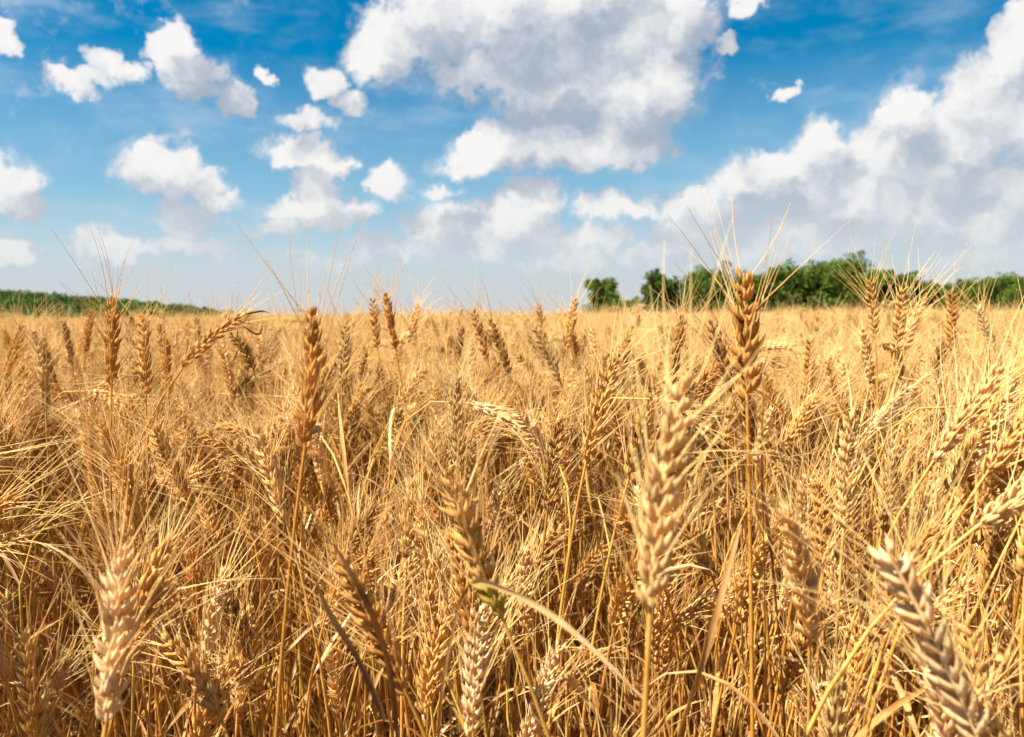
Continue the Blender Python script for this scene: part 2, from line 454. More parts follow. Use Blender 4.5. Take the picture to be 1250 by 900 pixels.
def hero_plant(tx, ty, bx, by, L, tone, label, toward=0.0, roll=None, bend=0.0, awn=.070, spread=1.0, base_shift=(0, 0), leaf=None, size=1.0, green_foot=False, awn_w=1.0, stem_tone=None):
    """a plant whose ear runs from pixel b (foot) to pixel t (tip); L is the ear's length in metres,
    toward > 0 leans its tip to the camera by that share of L"""
    r = random.Random(int(tx * 7 + ty * 13 + bx))
    plen = math.hypot(tx - bx, ty - by)
    d = F * L * math.sqrt(max(.05, 1 - toward * toward)) / plen
    p0 = pix(bx, by, d); p2 = pix(tx, ty, d - toward * L)
    ax = (p2 - p0)
    sidev = ax.cross(Vector((0, 1, 0))).normalized()
    p1 = (p0 + p2) * .5 + sidev * (bend * L)
    roll = r.uniform(.3, 1.1) if roll is None else roll
    T0 = bezt(p0, p1, p2, 0)
    lean = Vector((T0.x, T0.y, 0)) * .25
    base = Vector((p0.x - lean.x * p0.z * .9 + base_shift[0] + r.uniform(-.02, .02), p0.y - lean.y * p0.z * .6 + base_shift[1] + r.uniform(-.02, .02), 0.0))
    root = obj('wheat_plant', None); root.location = base
    tag(root, label, 'wheat plant', GROUP)
    loc = Matrix.Translation(-base)
    T = TONES[tone]
    pts = [loc @ q for q in stem_points(r, base, p0, T0, 12)]
    obj('stem', stem_mesh(r, pts, M['stem']), root, TONES[stem_tone] if stem_tone else [min(1.1, x) * .92 for x in T])
    lay, LL = ear_layout(r, p0, p1, p2, roll, 4.5 * size ** .4, size * 1.05)
    mb = MB(); rp = [loc @ bez(p0, p1, p2, i / 6 * .94) for i in range(7)]
    tube(mb, rp, [.0012] * 6 + [.0008], 5)
    ear = obj('ear', mb.mesh('ear', [M['ear']]), root, T)
    for (m4, k, TT, u) in lay:
        jit = r.uniform(.80, 1.12); tt = T
        if green_foot and u < .22: tt = (.80, .93, .55)
        s = obj('spikelet', SPIK[k][2], ear, [x * jit for x in tt]); s.matrix_local = loc @ m4
    mb = MB(); awns_of(mb, r, [(loc @ m, k, TT, u) for (m, k, TT, u) in lay], awn, spread, 3, awn_w, 5)
    a = obj('awns', mb.mesh('awns', [M['awn']]), ear, [min(1.15, .4 + .6 * x) for x in T]); a['kind'] = 'stuff'
    if leaf is None: leaf = r.random() < .55
    if leaf:
        mb = MB(); i = r.choice((6, 7, 8))
        an = r.uniform(0, 6.28)
        leaf_strip(mb, r, pts[i], Vector((math.cos(an), math.sin(an), 1.6)), r.uniform(.10, .17), r.uniform(.005, .009), r.uniform(.25, .6), r.uniform(-2, 2))
        obj('leaf', mb.mesh('leaf', [M['leaf']]), root, TONES[r.choice(['golden', 'pale', 'brown', 'orange'])])
    HEROES.append((tx, ty, bx, by, d)); USED.append((base.x, base.y))
    return root, pts, base
HEROES = []; USED = []

def leaf_between(root, base, p_list, width, tint, name='leaf'):
    """a withered blade through given points of the place"""
    mb = MB(); n = len(p_list); N = 14; P = []
    for i in range(N + 1):                       # Catmull-Rom through the points
        u = i / N * (n - 1); k = min(int(u), n - 2); f = u - k
        a, b, c, d = p_list[max(k - 1, 0)], p_list[k], p_list[k + 1], p_list[min(k + 2, n - 1)]
        P.append(.5 * ((2 * b) + (c - a) * f + (2 * a - 5 * b + 4 * c - d) * f * f + (3 * b - a - 3 * c + d) * f ** 3))
    vs = []; fs = []
    for i, q in enumerate(P):
        u = i / N
        dd = (P[min(i + 1, N)] - P[max(i - 1, 0)]).normalized()
        s = dd.cross(Vector((.1, -1, .35)).normalized()); s.normalize()
        s = Matrix.Rotation(.9 * math.sin(u * 4.5), 3, dd) @ s
        up = s.cross(dd); w = width * (.35 + .65 * min(1, 4 * u + .15)) * (1 - .8 * u ** 3)
        q = q - base
        vs += [q - s * w * .5 + up * w * .22, q, q + s * w * .5 + up * w * .22]
    for i in range(N):
        for k in range(2):
            a = i * 3 + k; fs.append((a, a + 1, a + 4, a + 3))
    mb.add(vs, fs)
    return obj(name, mb.mesh(name, [M['leaf']]), root, tint)

# ---- the ears one can pick out in the photograph ---------------------------------
H = hero_plant
A = H(908, 333, 912, 488, .092, 'orange', 'tall dark golden wheat ear rising highest against the tree row', roll=.75, awn=.072, spread=1.1, leaf=False, size=1.2)
H(868, 392, 893, 478, .088, 'brown', 'brown wheat ear half hidden left behind the tallest ear', toward=.2)
B = H(838, 458, 794, 740, .104, 'pale', 'large pale wheat ear upright in front, right of the middle', bend=.05, roll=.9, leaf=False, size=1.05, awn=.055, stem_tone='golden')
C = H(379, 374, 372, 548, .094, 'orange', 'tall golden wheat ear crossing the skyline left of the middle', bend=-.05, roll=.8, awn=.074, size=1.0)
H(138, 362, 136, 468, .096, 'orange', 'slim golden wheat ear crossing the foot of the wooded hill', roll=.9, awn=.078)
H(152, 668, 130, 880, .098, 'cream', 'whitish plump wheat ear low in the left foreground', roll=1.0, awn=.070, leaf=False, size=1.08, stem_tone='golden')
H(1076, 660, 1196, 905, .106, 'cream', 'big blurred whitish wheat ear slanting down the lower right corner', roll=1.0, bend=-.03, leaf=False, size=1.1, awn=.085, stem_tone='golden')
H(1352, 532, 1190, 645, .098, 'pale', 'pale wheat ear leaning out over the right edge', roll=.2, leaf=False, awn=.06)
H(1302, 446, 1203, 580, .096, 'golden', 'plump golden wheat ear tilted right, upper one at the right edge', roll=.3, awn=.07)
H(1222, 448, 1136, 568, .096, 'pale', 'pale wheat ear tilted right with grains in clear profile', roll=.15, toward=.1, awn=.075)
H(1232, 470, 1158, 598, .098, 'golden', 'golden wheat ear tilted right, just behind the ear with clear profile', roll=1.2, toward=-.1)
D = H(545, 572, 612, 752, .094, 'golden', 'golden wheat ear with green foot crossed by a bent leaf', roll=.6, bend=.03, green_foot=True, leaf=False, size=1.06)
E = H(417, 684, 496, 846, .092, 'orange', 'golden ear leaning left with dark brown blade along it', roll=1.2, leaf=False, awn=.08)
H(684, 782, 640, 910, .094, 'cream', 'whitish feathery wheat ear at the bottom middle', roll=1.2, toward=.15, spread=1.2)
H(586, 738, 574, 900, .092, 'cream', 'pale wheat ear standing under the bent leaf', roll=1.4, spread=1.1, leaf=False)
H(313, 522, 350, 640, .092, 'pale', 'pale tipped wheat ear leaning left beside the tall left ear', roll=1.2)
N_ = H(300, 384, 224, 448, .098, 'golden', 'wheat ear lying over to the right under the skyline', roll=1.3, bend=.10, awn=.05, leaf=False)
H(454, 364, 461, 424, .088, 'orange', 'left ear of the close pair above the skyline', roll=1.1)
H(470, 358, 483, 426, .090, 'orange', 'right taller ear of the close pair above the skyline', roll=.5)
H(511, 371, 497, 420, .086, 'pale', 'pale wheat ear leaning right beside the close pair', roll=.8)
H(422, 392, 418, 470, .090, 'grey', 'greyish gold wheat ear right of the tall left ear', roll=1.3)
H(578, 379, 595, 440, .090, 'orange', 'slim ear leaning left, left of two under the open horizon', roll=1.0)
H(598, 390, 622, 457, .092, 'brown', 'brownish ear leaning left, right of two under the open horizon', roll=.6)
H(657, 370, 664, 414, .086, 'orange', 'short orange ear tip crossing the horizon left of the bushes', roll=.9)
H(652, 398, 684, 466, .094, 'grey', 'greyish ear leaning left in the middle of the field', roll=1.3)
H(702, 364, 692, 428, .092, 'golden', 'golden ear crossing the horizon next to the first round tree', roll=.7)
H(492, 502, 459, 560, .092, 'greenish', 'greenish wheat ear with a white starry tip', toward=.45, roll=.9, spread=1.4)
H(182, 512, 232, 612, .094, 'golden', 'golden ear leaning left in the left middle ground', roll=1.0, toward=.1)
H(243, 527, 328, 576, .092, 'golden', 'golden ear lying far over to the left', roll=1.3, bend=-.05)
H(174, 388, 178, 486, .094, 'golden', 'golden ear right of the slim ear below the hill', roll=1.2)
H(202, 412, 206, 484, .090, 'orange', 'shorter ear second right of the slim ear below the hill', roll=.8)
H(112, 380, 104, 432, .088, 'orange', 'small orange ear left of the slim ear below the hill', roll=.8)
H(78, 392, 88, 446, .088, 'brown', 'thin brown ear leaning left under the hill', roll=.4)
H(28, 396, 6, 462, .092, 'golden', 'golden ear leaning right at the left edge under the hill', roll=1.1)
H(52, 412, 56, 500, .094, 'grey', 'greyish ear below the hill near the left edge', roll=.9)
H(240, 388, 242, 430, .086, 'brown', 'small dark ear alone under the end of the hill', roll=.9)
H(320, 448, 282, 486, .090, 'grey', 'greyish ear leaning right below the ear lying over', toward=.3, roll=1.2)
H(752, 432, 716, 560, .096, 'golden', 'long golden ear leaning right in the middle ground', roll=1.2, bend=.03)
H(682, 512, 668, 622, .094, 'brown', 'dark golden upright ear in the centre of the field', roll=1.0)
H(803, 462, 768, 582, .094, 'golden', 'golden ear close left of the large pale ear', roll=1.1)
H(555, 462, 562, 572, .094, 'grey', 'grey gold upright ear above the green footed ear', roll=1.2)
H(1052, 402, 1066, 470, .090, 'pale', 'pale ear with clear herringbone grains right of the tallest ear', roll=.1, awn=.06)
H(1062, 338, 1068, 412, .092, 'golden', 'golden ear tip standing before the trees', roll=.9)
H(1104, 350, 1092, 430, .092, 'golden', 'golden ear leaning right before the trees', roll=1.0)
H(1128, 362, 1102, 428, .092, 'pale', 'pale ear leaning right below the low end of the trees', roll=.6)
H(1162, 353, 1161, 426, .092, 'orange', 'upright orange ear before the gap in the trees', roll=.8)
H(1192, 372, 1214, 428, .088, 'cream', 'whitish tipped ear below the right clump of trees', roll=.9, spread=1.4)
H(1000, 482, 946, 562, .096, 'golden', 'golden ear leaning right, right of the tallest ear', roll=1.0)
H(990, 412, 982, 486, .092, 'golden', 'golden ear behind and right of the tallest ear', roll=1.2)
H(1112, 470, 1058, 532, .094, 'cream', 'bright whitish ear leaning right in the right middle ground', roll=1.4, toward=.1)
H(1040, 500, 1030, 640, .100, 'pale', 'pale feathery upright ear above the big blurred ear', roll=1.3, spread=1.2)
H(1092, 540, 1076, 650, .096, 'grey', 'darker ear with plump grains beside the pale feathery ear', roll=.2)
H(738, 664, 694, 722, .090, 'golden', 'golden ear leaning right in the lower middle', toward=.2, roll=.7)
H(412, 578, 394, 650, .092, 'golden', 'golden ear right below the tall left ear', toward=.3, roll=1.0)
H(62, 548, 78, 604, .090, 'brown', 'dark golden ear among bristles at the left', toward=.4, roll=.8)
H(-6, 728, -14, 812, .095, 'brown', 'dark blurred ear cut by the left edge', toward=.5, leaf=False)
H(38, 650, -60, 690, .092, 'pale', 'pale ear tip pushing in from the left edge', leaf=False, toward=.2)
H(1222, 788, 1262, 920, .096, 'pale', 'blurred pale ear in the lower right corner edge', leaf=False, toward=.2)
H(404, 778, 414, 872, .090, 'pale', 'pale ear low between the dark bladed ear and the left', roll=1.2, toward=.4)
H(874, 846, 852, 930, .090, 'pale', 'pale ear at the bottom right of the large pale ear', roll=1.2, toward=.3)
H(612, 588, 590, 660, .090, 'cream', 'white gold ear right behind the green footed ear', roll=1.4, toward=.2)
H(918, 606, 866, 618, .092, 'pale', 'pale ear pointing right with long combed bristles', toward=.55, awn=.085, spread=.6, leaf=False)
H(300, 622, 322, 700, .092, 'golden', 'golden feathery ear left of the tall left ear stem', roll=1.3, toward=.2)
H(1010, 436, 1024, 512, .094, 'golden', 'golden ear leaning left above the pale feathery ear', roll=1.1)
H(742, 476, 762, 540, .090, 'orange', 'small orange ear leaning left beside the long middle ear', roll=1.1)

H(24, 606, -86, 668, .094, 'golden', 'golden ear from beyond the left edge with long combed bristles', awn=.11, spread=.55, leaf=False)
H(-20, 548, -104, 604, .094, 'pale', 'upper pale ear from beyond the left edge, mostly bristles', awn=.11, spread=.6, leaf=False)

# the bent leaf across the green footed ear, the thick brown blade and other withered leaves
root, pts, base = D
lf = leaf_between(root, base, [pix(576, 712, .40), pix(590, 709, .395), pix(640, 730, .38), pix(700, 772, .37), pix(800, 868, .36)], .0038, (1.05, 1.05, 1.2))
lf['label'] = 'bent straw coloured leaf'
leaf_between(root, base, [pix(572, 714, .40), pix(556, 760, .43), pix(536, 880, .47), pix(530, 1100, .50)], .0026, (.6, .46, .34))
root, pts, base = B
lf = leaf_between(root, base, [pix(812, 960, .40), pix(832, 880, .42), pix(868, 770, .45), pix(905, 640, .48)], .0058, (.62, .5, .36))
lf['label'] = 'thick brown leaf blade'
root, pts, base = E
for q in ([pix(486, 905, .46), pix(470, 800, .46), pix(440, 720, .45), pix(408, 664, .45)], [pix(470, 880, .45), pix(436, 806, .45), pix(404, 752, .45), pix(384, 704, .45)]):
    lf = leaf_between(root, base, q, .0046, (.26, .19, .15)); lf['label'] = 'dark brown leaf blade'
root, pts, base = N_
for q in ([pix(300, 384, 1.03), pix(318, 380, 1.02), pix(330, 383, 1.02)], [pix(296, 398, 1.0), pix(316, 408, 1.0), pix(322, 392, 1.0)], [pix(290, 402, 1.0), pix(292, 424, 1.0), pix(284, 442, 1.0)]):
    leaf_between(root, base, q, .0028, (.3, .22, .17))
root, pts, base = A
leaf_between(root, base, [pix(958, 900, .62), pix(950, 780, .61), pix(938, 650, .60), pix(926, 560, .60)], .004, (.3, .2, .14))
leaf_between(root, base, [pix(935, 900, .60), pix(932, 700, .60), pix(930, 560, .60), pix(933, 475, .60)], .003, (.5, .36, .24))

# ---- ears of the field: shared shapes ---------------------------------------------
NV = 14
NODS = [0.0, .06, .12, .18, .24, .30, .38, .46, .55, .68, .85, 1.1, 1.45, 1.9]
EARS = []
for s in range(NV):
    r = random.Random(100 + s)
    L = r.uniform(.078, .10)
    p0 = Vector((0, 0, 0)); nod = NODS[s]; c_ = r.uniform(.0, .14)
    p2 = Vector((math.sin(nod) * L, 0, math.cos(nod) * L)); p1 = p2 * .5 + Vector((-math.cos(nod), 0, math.sin(nod))) * (c_ * L)
    sp = r.uniform(.85, 1.35)
    lay, _ = ear_layout(r, p0, p1, p2, r.uniform(0, 3.14), 4.7, 1.12)
    mb = MB()
    for (m4, k, T, u) in lay:
        src = SPIK[k][0]; mb.add([m4 @ v for v in src.v], src.f)
    tube(mb, [bez(p0, p1, p2, i / 4 * .95) for i in range(5)], [.0011] * 5, 5)
    ma = MB(); awns_of(ma, r, lay, r.uniform(.055, .075), sp, 3, 1.0, 4, skip=.34)
    # far shape: single husks
    lay2, _ = ear_layout(r, p0, p1, p2, r.uniform(0, 3.14), 5.6, 1.22)
    ml = MB()
    for (m4, k, T, u) in lay2:
        src = SPIK_LOW[k % 2][0]; ml.add([m4 @ v for v in src.v], src.f)
    mal = MB(); awns_of(mal, r, lay2, r.uniform(.06, .078), sp, 2, 1.5, 2, 3, 0, True)
    EARS.append(dict(ear=mb.mesh('ear', [M['ear']]), awns=ma.mesh('awns', [M['awn']]), mb=mb, ma=ma, ml=ml, mal=mal, p=(p0, p1, p2)))

def lean_matrix(lean, heading, spin):
    return Matrix.Rotation(heading, 4, 'Z') @ Matrix.Rotation(lean, 4, 'Y') @ Matrix.Rotation(spin, 4, 'Z')

def near_hero(p_tip, p_base):
    a = project(p_tip); b = project(p_base)
    if a is None or b is None: return False
    for (tx, ty, bx, by, d) in HEROES:
        if min(a[2], b[2]) > d + .04: continue
        for q in (a, b, ((a[0] + b[0]) / 2, (a[1] + b[1]) / 2, 0)):
            vx, vy = bx - tx, by - ty
            u = max(0, min(1, ((q[0] - tx) * vx + (q[1] - ty) * vy) / (vx * vx + vy * vy)))
            wd = 20 * .092 / .092 * (.5 / max(d, .3)) + 30
            if math.hypot(q[0] - tx - u * vx, q[1] - ty - u * vy) < wd: return True
    return False

# all the places where a straw stands in the near field
DENS = 840; NEAR_R = 2.7
spots = []
for _ in range(int(DENS * 9.2 * 9.2)):
    x, y = rng.uniform(-4.6, 4.6), rng.uniform(-.9, 8.3)
    dd = math.hypot(x, y)
    if dd > NEAR_R or (y < .0 and dd > 1.2): continue
    if abs(math.atan2(x, y)) > R(58) and dd > 1.3: continue
    if dd < .50: continue
    spots.append((x, y, dd))
spots.sort(key=lambda s: s[2])
individuals = []; mass = []
for (x, y, dd) in spots:
    r = random.Random(int(x * 1e5) ^ int(y * 1e5))
    u = r.random()
    if u < (.54 if dd < 1 else .74): off = r.gauss(-.115, .040) - .02 * min(1, max(0, dd - 1))
    else: off = r.gauss(-.235, .065)
    off = min(off, .0)
    if dd < .95: off = min(off, -.055 - .10 * max(0, .75 - dd) / .4 - .02 * r.random())
    heading = r.gauss(0, 1.5) if r.random() < .6 else r.uniform(-3.14, 3.14)
    lean = abs(r.gauss(0, .13))
    k = min(NV - 1, int(abs(r.gauss(0, .42)) * NV)) if r.random() < .85 else r.randrange(NV)
    if dd < .9: k = min(k, 9)
    z = ZC + off
    mt = Matrix.Translation((x, y, 0)) @ lean_matrix(lean, heading, r.gauss(0, .5))
    tip_l = EARS[k]['p'][2]
    tip = mt @ tip_l
    mt.translation.z = z - tip.z
    p0 = mt.translation.copy(); tip = mt @ tip_l
    if near_hero(tip, p0): continue
    if dd < .62 and (x < -.12 or r.random() < .4): continue
    pr = project(tip); pb = project(p0)
    seen = pr and pb and pr[2] > .2 and -30 < (pr[0] + pb[0]) / 2 < 1280 and min(pr[1], pb[1]) < 905
    if seen and dd > .45 and len(individuals) < 300 - len(HEROES):
        individuals.append((x, y, dd, mt, k, lean, heading, pr, pb))
    else:
        mass.append((x, y, dd, mt, k))

def place_words(px, py, d):
    xs = ['at the left edge', 'below the wooded hill', 'below the left clouds', 'left of centre', 'in the centre', 'below the first trees', 'below the tall ear', 'below the tree row', 'at the right edge']
    i = 0 if px < 110 else 8 if px > 1170 else 1 + min(6, int((px - 110) / 1060 * 7))
    row = 'near the skyline' if py < 470 else 'in middle ground' if py < 580 else 'lower down' if py < 720 else 'low in foreground'
    return row, xs[i]
ORD = ['first', 'second', 'third', 'fourth', 'fifth', 'sixth', 'seventh', 'eighth', 'ninth', 'tenth', 'eleventh', 'twelfth', 'thirteenth', 'fourteenth', 'fifteenth', 'sixteenth']
buckets = {}
for it in individuals:
    x, y, dd, mt, k, lean, heading, pr, pb = it
    r = random.Random(int(x * 7e4) + int(y * 9e4))
    tone = r.choices(['golden', 'orange', 'brown', 'pale', 'cream', 'grey'], [40, 18, 12, 22, 8, 10])[0]
    base = Vector((x - math.cos(heading) * math.sin(lean) * .10 + r.gauss(0, .075), y - math.sin(heading) * math.sin(lean) * .10 + r.gauss(0, .06), 0))
    root = obj('wheat_plant', None); root.location = base
    loc = Matrix.Translation(-base)
    T0 = (mt.to_3x3() @ bezt(*EARS[k]['p'], 0)).normalized()
    pts = [loc @ q for q in stem_points(r, base, mt.translation, T0, 9)]
    T = TONES[tone]; jit = r.uniform(.88, 1.1)
    obj('stem', stem_mesh(r, pts, M['stem']), root, [min(1.1, c) * r.uniform(.8, 1.0) for c in T])
    e = obj('ear', EARS[k]['ear'], root, [c * jit for c in T]); e.matrix_local = loc @ mt
    a = obj('awns', EARS[k]['awns'], e, [min(1.15, .4 + .6 * c) for c in T]); a['kind'] = 'stuff'
    for _ in range(3):
        if r.random() < .6:
            mb = MB(); an = r.uniform(0, 6.28)
            leaf_strip(mb, r, pts[r.choice((4, 5, 6, 7))], Vector((math.cos(an), math.sin(an), r.uniform(.8, 2.2))), r.uniform(.09, .17), r.uniform(.003, .006), r.uniform(.2, .7), r.uniform(-3, 3), segs=7)
            obj('leaf', mb.mesh('leaf', [M['leaf']]), root, TONES[r.choice(['golden', 'pale', 'brown', 'orange', 'golden'])])
    mx, my = (pr[0] + pb[0]) / 2, (pr[1] + pb[1]) / 2
    dx, dy = pr[0] - pb[0], pb[1] - pr[1]
    how = 'upright' if abs(dx) < .3 * abs(dy) and dy > 0 else 'drooping' if dy < 0 else 'left leaning' if dx < 0 else 'right leaning'
    row, pl = place_words(mx, my, dd)
    tw = {'grey': 'greyish', 'cream': 'whitish', 'pale': 'pale straw'}.get(tone, tone)
    buckets.setdefault((tw, how, row, pl), []).append((mx, root))
for (tw, how, row, pl), lst in buckets.items():
    lst.sort(key=lambda q: q[0])
    for i, (mx, root) in enumerate(lst):
        s = f'{tw} {how} wheat ear {row} {pl}'
        if len(lst) > 1: s += f', {ORD[min(i, 15)]} from left'
        tag(root, s, 'wheat plant', GROUP)

# ---- the rest of the field: one mass ----------------------------------------------
LIB = bpy.data.collections.new('wheat_shapes')          # not linked: only drawn through the field
def lib(name, mb):
    o = bpy.data.objects.new(name, mb.mesh(name, [M['ear_m'], M['awn_m'], M['stem_m'], M['leaf_m']])); LIB.objects.link(o)
for k in range(NV):                                      # 00..09 near plants, foot of ear at the origin
    for low in (0,):
        r = random.Random(300 + k + 50 * low); E_ = EARS[k]
        mb = MB(); mb.add(E_['ml'].v if low else E_['mb'].v, E_['ml'].f if low else E_['mb'].f, 0)
        mb.add(E_['mal'].v if low else E_['ma'].v, E_['mal'].f if low else E_['ma'].f, 1)
        tp = Vector((0, 0, 0)); bs = Vector((-.12 * math.sin(min(1.5, NODS[k])) + r.gauss(0, .09), r.gauss(0, .09), -.80))
        pts = stem_points(r, bs, tp, bezt(*E_['p'], 0), 6)
        stem_mesh(r, pts, None, mb, 2, 1.0 if not low else 1.3)
        for _ in range(2):
            an = r.uniform(0, 6.28)
            leaf_strip(mb, r, pts[r.choice((1, 2, 3, 4))], Vector((math.cos(an), math.sin(an), r.uniform(.8, 2.2))), r.uniform(.10, .18), r.uniform(.003, .006), r.uniform(.2, .7), r.uniform(-3, 3), 3, 6)
        lib('%02d_plant' % (k + (NV if low else 0)), mb)
def patch(seed, low):
    """a tile of field, 0.7 m across; low = 1 at some metres, 2 far off"""
    r = random.Random(seed); mb = MB(); h = .36
    for _ in range(190 if low == 1 else 80):
        q = min(NV - 1, int(abs(r.gauss(0, .45)) * NV)); E_ = EARS[q]; p0, p1, p2 = E_['p']
        mt = Matrix.Translation((r.uniform(-h, h), r.uniform(-h, h), 0)) @ lean_matrix(abs(r.gauss(0, .12)), r.uniform(-3.1, 3.1), r.uniform(0, 6.28))
        tip = mt @ p2; mt.translation.z = (r.gauss(-.10, .052) if r.random() < .75 else r.gauss(-.17, .05)) - tip.z
        if low == 1:
            mb.add([mt @ v for v in E_['ml'].v], E_['ml'].f, 0); mb.add([mt @ v for v in E_['mal'].v], E_['mal'].f, 1)
        else:
            n = 6
            for i in range(n):                          # an ear of a few stacked husks
                u = i / n; c = mt @ bez(p0, p1, p2, u); T = (mt.to_3x3() @ bezt(p0, p1, p2, u)).normalized()
                S = Vector((r.gauss(0, 1), r.gauss(0, 1), 0)).normalized()
                floret(mb, c + S * .002, T + S * .25, .022, .0066, S, 0, 4, [(0, .5), (.4, 1), (1, .15)])
            for i in range(12):
                c = mt @ bez(p0, p1, p2, r.uniform(.3, 1)); T = (mt.to_3x3() @ (p2.normalized() + Vector((r.gauss(0, .28), r.gauss(0, .28), 0)))).normalized()
                tube(mb, [c, c + T * r.uniform(.05, .09)], [.0016, .0004], 3, 1)
        T0 = (mt.to_3x3() @ bezt(p0, p1, p2, 0)).normalized(); o = mt.translation.copy()
        tube(mb, [o + Vector((r.uniform(-.05, .05) - T0.x * .1, r.uniform(-.05, .05) - T0.y * .1, -.45)), o - T0 * .06, o], [.0024, .002, .0016], 3, 2)
        if r.random() < .35:
            an = r.uniform(0, 6.28); leaf_strip(mb, r, o + Vector((0, 0, -.16)), Vector((math.cos(an), math.sin(an), r.uniform(.8, 2))), r.uniform(.10, .17), r.uniform(.005, .009), r.uniform(.2, .7), r.uniform(-3, 3), 3, 4)
    return mb
for k in range(4): lib('%02d_patch' % (NV + k), patch(700 + k, 1))
for k in range(5): lib('%02d_patch' % (NV + 4 + k), patch(800 + k, 2))

P = []; ROT = []; IDX = []; SCL = []
for (x, y, dd, mt, k) in mass:
    P.append(tuple(mt.translation)); ROT.append(tuple(mt.to_euler())); IDX.append(k); SCL.append(1.0)
def ring_points(r0, r1, half, dens):
    a = R(half); n = int((r1 * r1 - r0 * r0) * a * dens)
    rad = np.sqrt(rng.uniform(r0 * r0, r1 * r1, n)); th = rng.uniform(-a, a, n)
    return rad * np.sin(th), rad * np.cos(th)
def rise(x, y):                                          # the field swells a little
    return .05 * math.sin(x * .05 + .4) * math.sin(y * .06) + .0 * y
tall = 0
while tall < 1150:                                        # single ears standing out of the crop further off
    a_ = rng.uniform(-R(46), R(46)); dd = math.sqrt(rng.uniform(1.5 ** 2, 6.5 ** 2)); k = min(NV - 1, int(abs(rng.normal(0, .35)) * NV))
    m = lean_matrix(abs(rng.normal(0, .12)), rng.uniform(-3.14, 3.14), rng.uniform(-.5, .5)); tz = (m @ EARS[k]['p'][2]).z
    P.append((dd * math.sin(a_), dd * math.cos(a_), ZC + min(.03, float(rng.normal(-.055, .03))) - tz)); ROT.append(tuple(m.to_euler())); IDX.append(k); SCL.append(1.0); tall += 1
def tiles(r0, r1, half, step, first, count):
    """tiles on a jittered grid between two distances"""
    n = int(r1 / step) + 1
    for i in range(-n, n + 1):
        for j in range(0, n + 1):
            x, y = (i + rng.uniform(-.25, .25)) * step, (j + rng.uniform(-.25, .25)) * step
            dd = math.hypot(x, y)
            if not r0 <= dd < r1 or abs(math.atan2(x, y)) > R(half): continue
            P.append((x, y, ZC - .022 + .015 * math.sin(x * .35 + y * .21) + float(rng.normal(0, .010))))
            ROT.append((float(rng.normal(0, .015)), float(rng.normal(0, .015)), float(rng.uniform(-3.14, 3.14)))); IDX.append(first + int(rng.integers(0, count))); SCL.append(float(rng.uniform(.94, 1.06)))
tiles(NEAR_R + .1, 10, 48, .52, NV, 4)
tiles(9.8, 90, 42, .60, NV + 4, 5)

me = bpy.data.meshes.new('wheat_field'); me.from_pydata(P, [], [])
at = me.attributes.new('rot', 'FLOAT_VECTOR', 'POINT'); at.data.foreach_set('vector', np.array(ROT, dtype=np.float32).ravel())
at = me.attributes.new('idx', 'INT', 'POINT'); at.data.foreach_set('value', np.array(IDX, dtype=np.int32))
at = me.attributes.new('scl', 'FLOAT', 'POINT'); at.data.foreach_set('value', np.array(SCL, dtype=np.float32))
field = obj('wheat_field', me)
tag(field, 'mass of ripe golden bearded wheat filling the field to the horizon', 'wheat', kind='stuff')
g = bpy.data.node_groups.new('field_scatter', 'GeometryNodeTree')
g.interface.new_socket('Geometry', in_out='INPUT', socket_type='NodeSocketGeometry')
g.interface.new_socket('Geometry', in_out='OUTPUT', socket_type='NodeSocketGeometry')
n, l = g.nodes, g.links
gi = n.new('NodeGroupInput'); go = n.new('NodeGroupOutput')
m2p = n.new('GeometryNodeMeshToPoints'); l.new(gi.outputs[0], m2p.inputs[0])
ci = n.new('GeometryNodeCollectionInfo'); ci.inputs['Collection'].default_value = LIB
ci.inputs['Separate Children'].default_value = True; ci.inputs['Reset Children'].default_value = True
ip = n.new('GeometryNodeInstanceOnPoints'); ip.inputs['Pick Instance'].default_value = True
l.new(m2p.outputs[0], ip.inputs['Points']); l.new(ci.outputs[0], ip.inputs['Instance'])
def named(nm, ty):
    q = n.new('GeometryNodeInputNamedAttribute'); q.data_type = ty; q.inputs[0].default_value = nm; return q.outputs[0]
e2r = n.new('FunctionNodeEulerToRotation'); l.new(named('rot', 'FLOAT_VECTOR'), e2r.inputs[0])
l.new(e2r.outputs[0], ip.inputs['Rotation']); l.new(named('idx', 'INT'), ip.inputs['Instance Index']); l.new(named('scl', 'FLOAT'), ip.inputs['Scale'])
l.new(ip.outputs[0], go.inputs[0])
md = field.modifiers.new('scatter', 'NODES'); md.node_group = g

# ------------------------------------------------------------------ ground
def grid_mesh(name, xs, ys, fz, mat):
    vs = [(x, y, fz(x, y)) for y in ys for x in xs]; nx = len(xs)
    fs = [(j * nx + i, j * nx + i + 1, (j + 1) * nx + i + 1, (j + 1) * nx + i) for j in range(len(ys) - 1) for i in range(nx - 1)]
    me = bpy.data.meshes.new(name); me.from_pydata(vs, [], fs); me.materials.append(mat)
    me.polygons.foreach_set('use_smooth', [True] * len(fs)); me.update(); return me
sx = [math.copysign(abs(u) ** 3, u) * 9000 for u in np.linspace(-1, 1, 61)]
sy = [math.copysign(abs(u) ** 3, u) * 9000 for u in np.linspace(-.6, 1, 61)]
gr = obj('ground', grid_mesh('ground', sx, sy, lambda x, y: 0.0, M['soil'])); tag(gr, kind='structure')

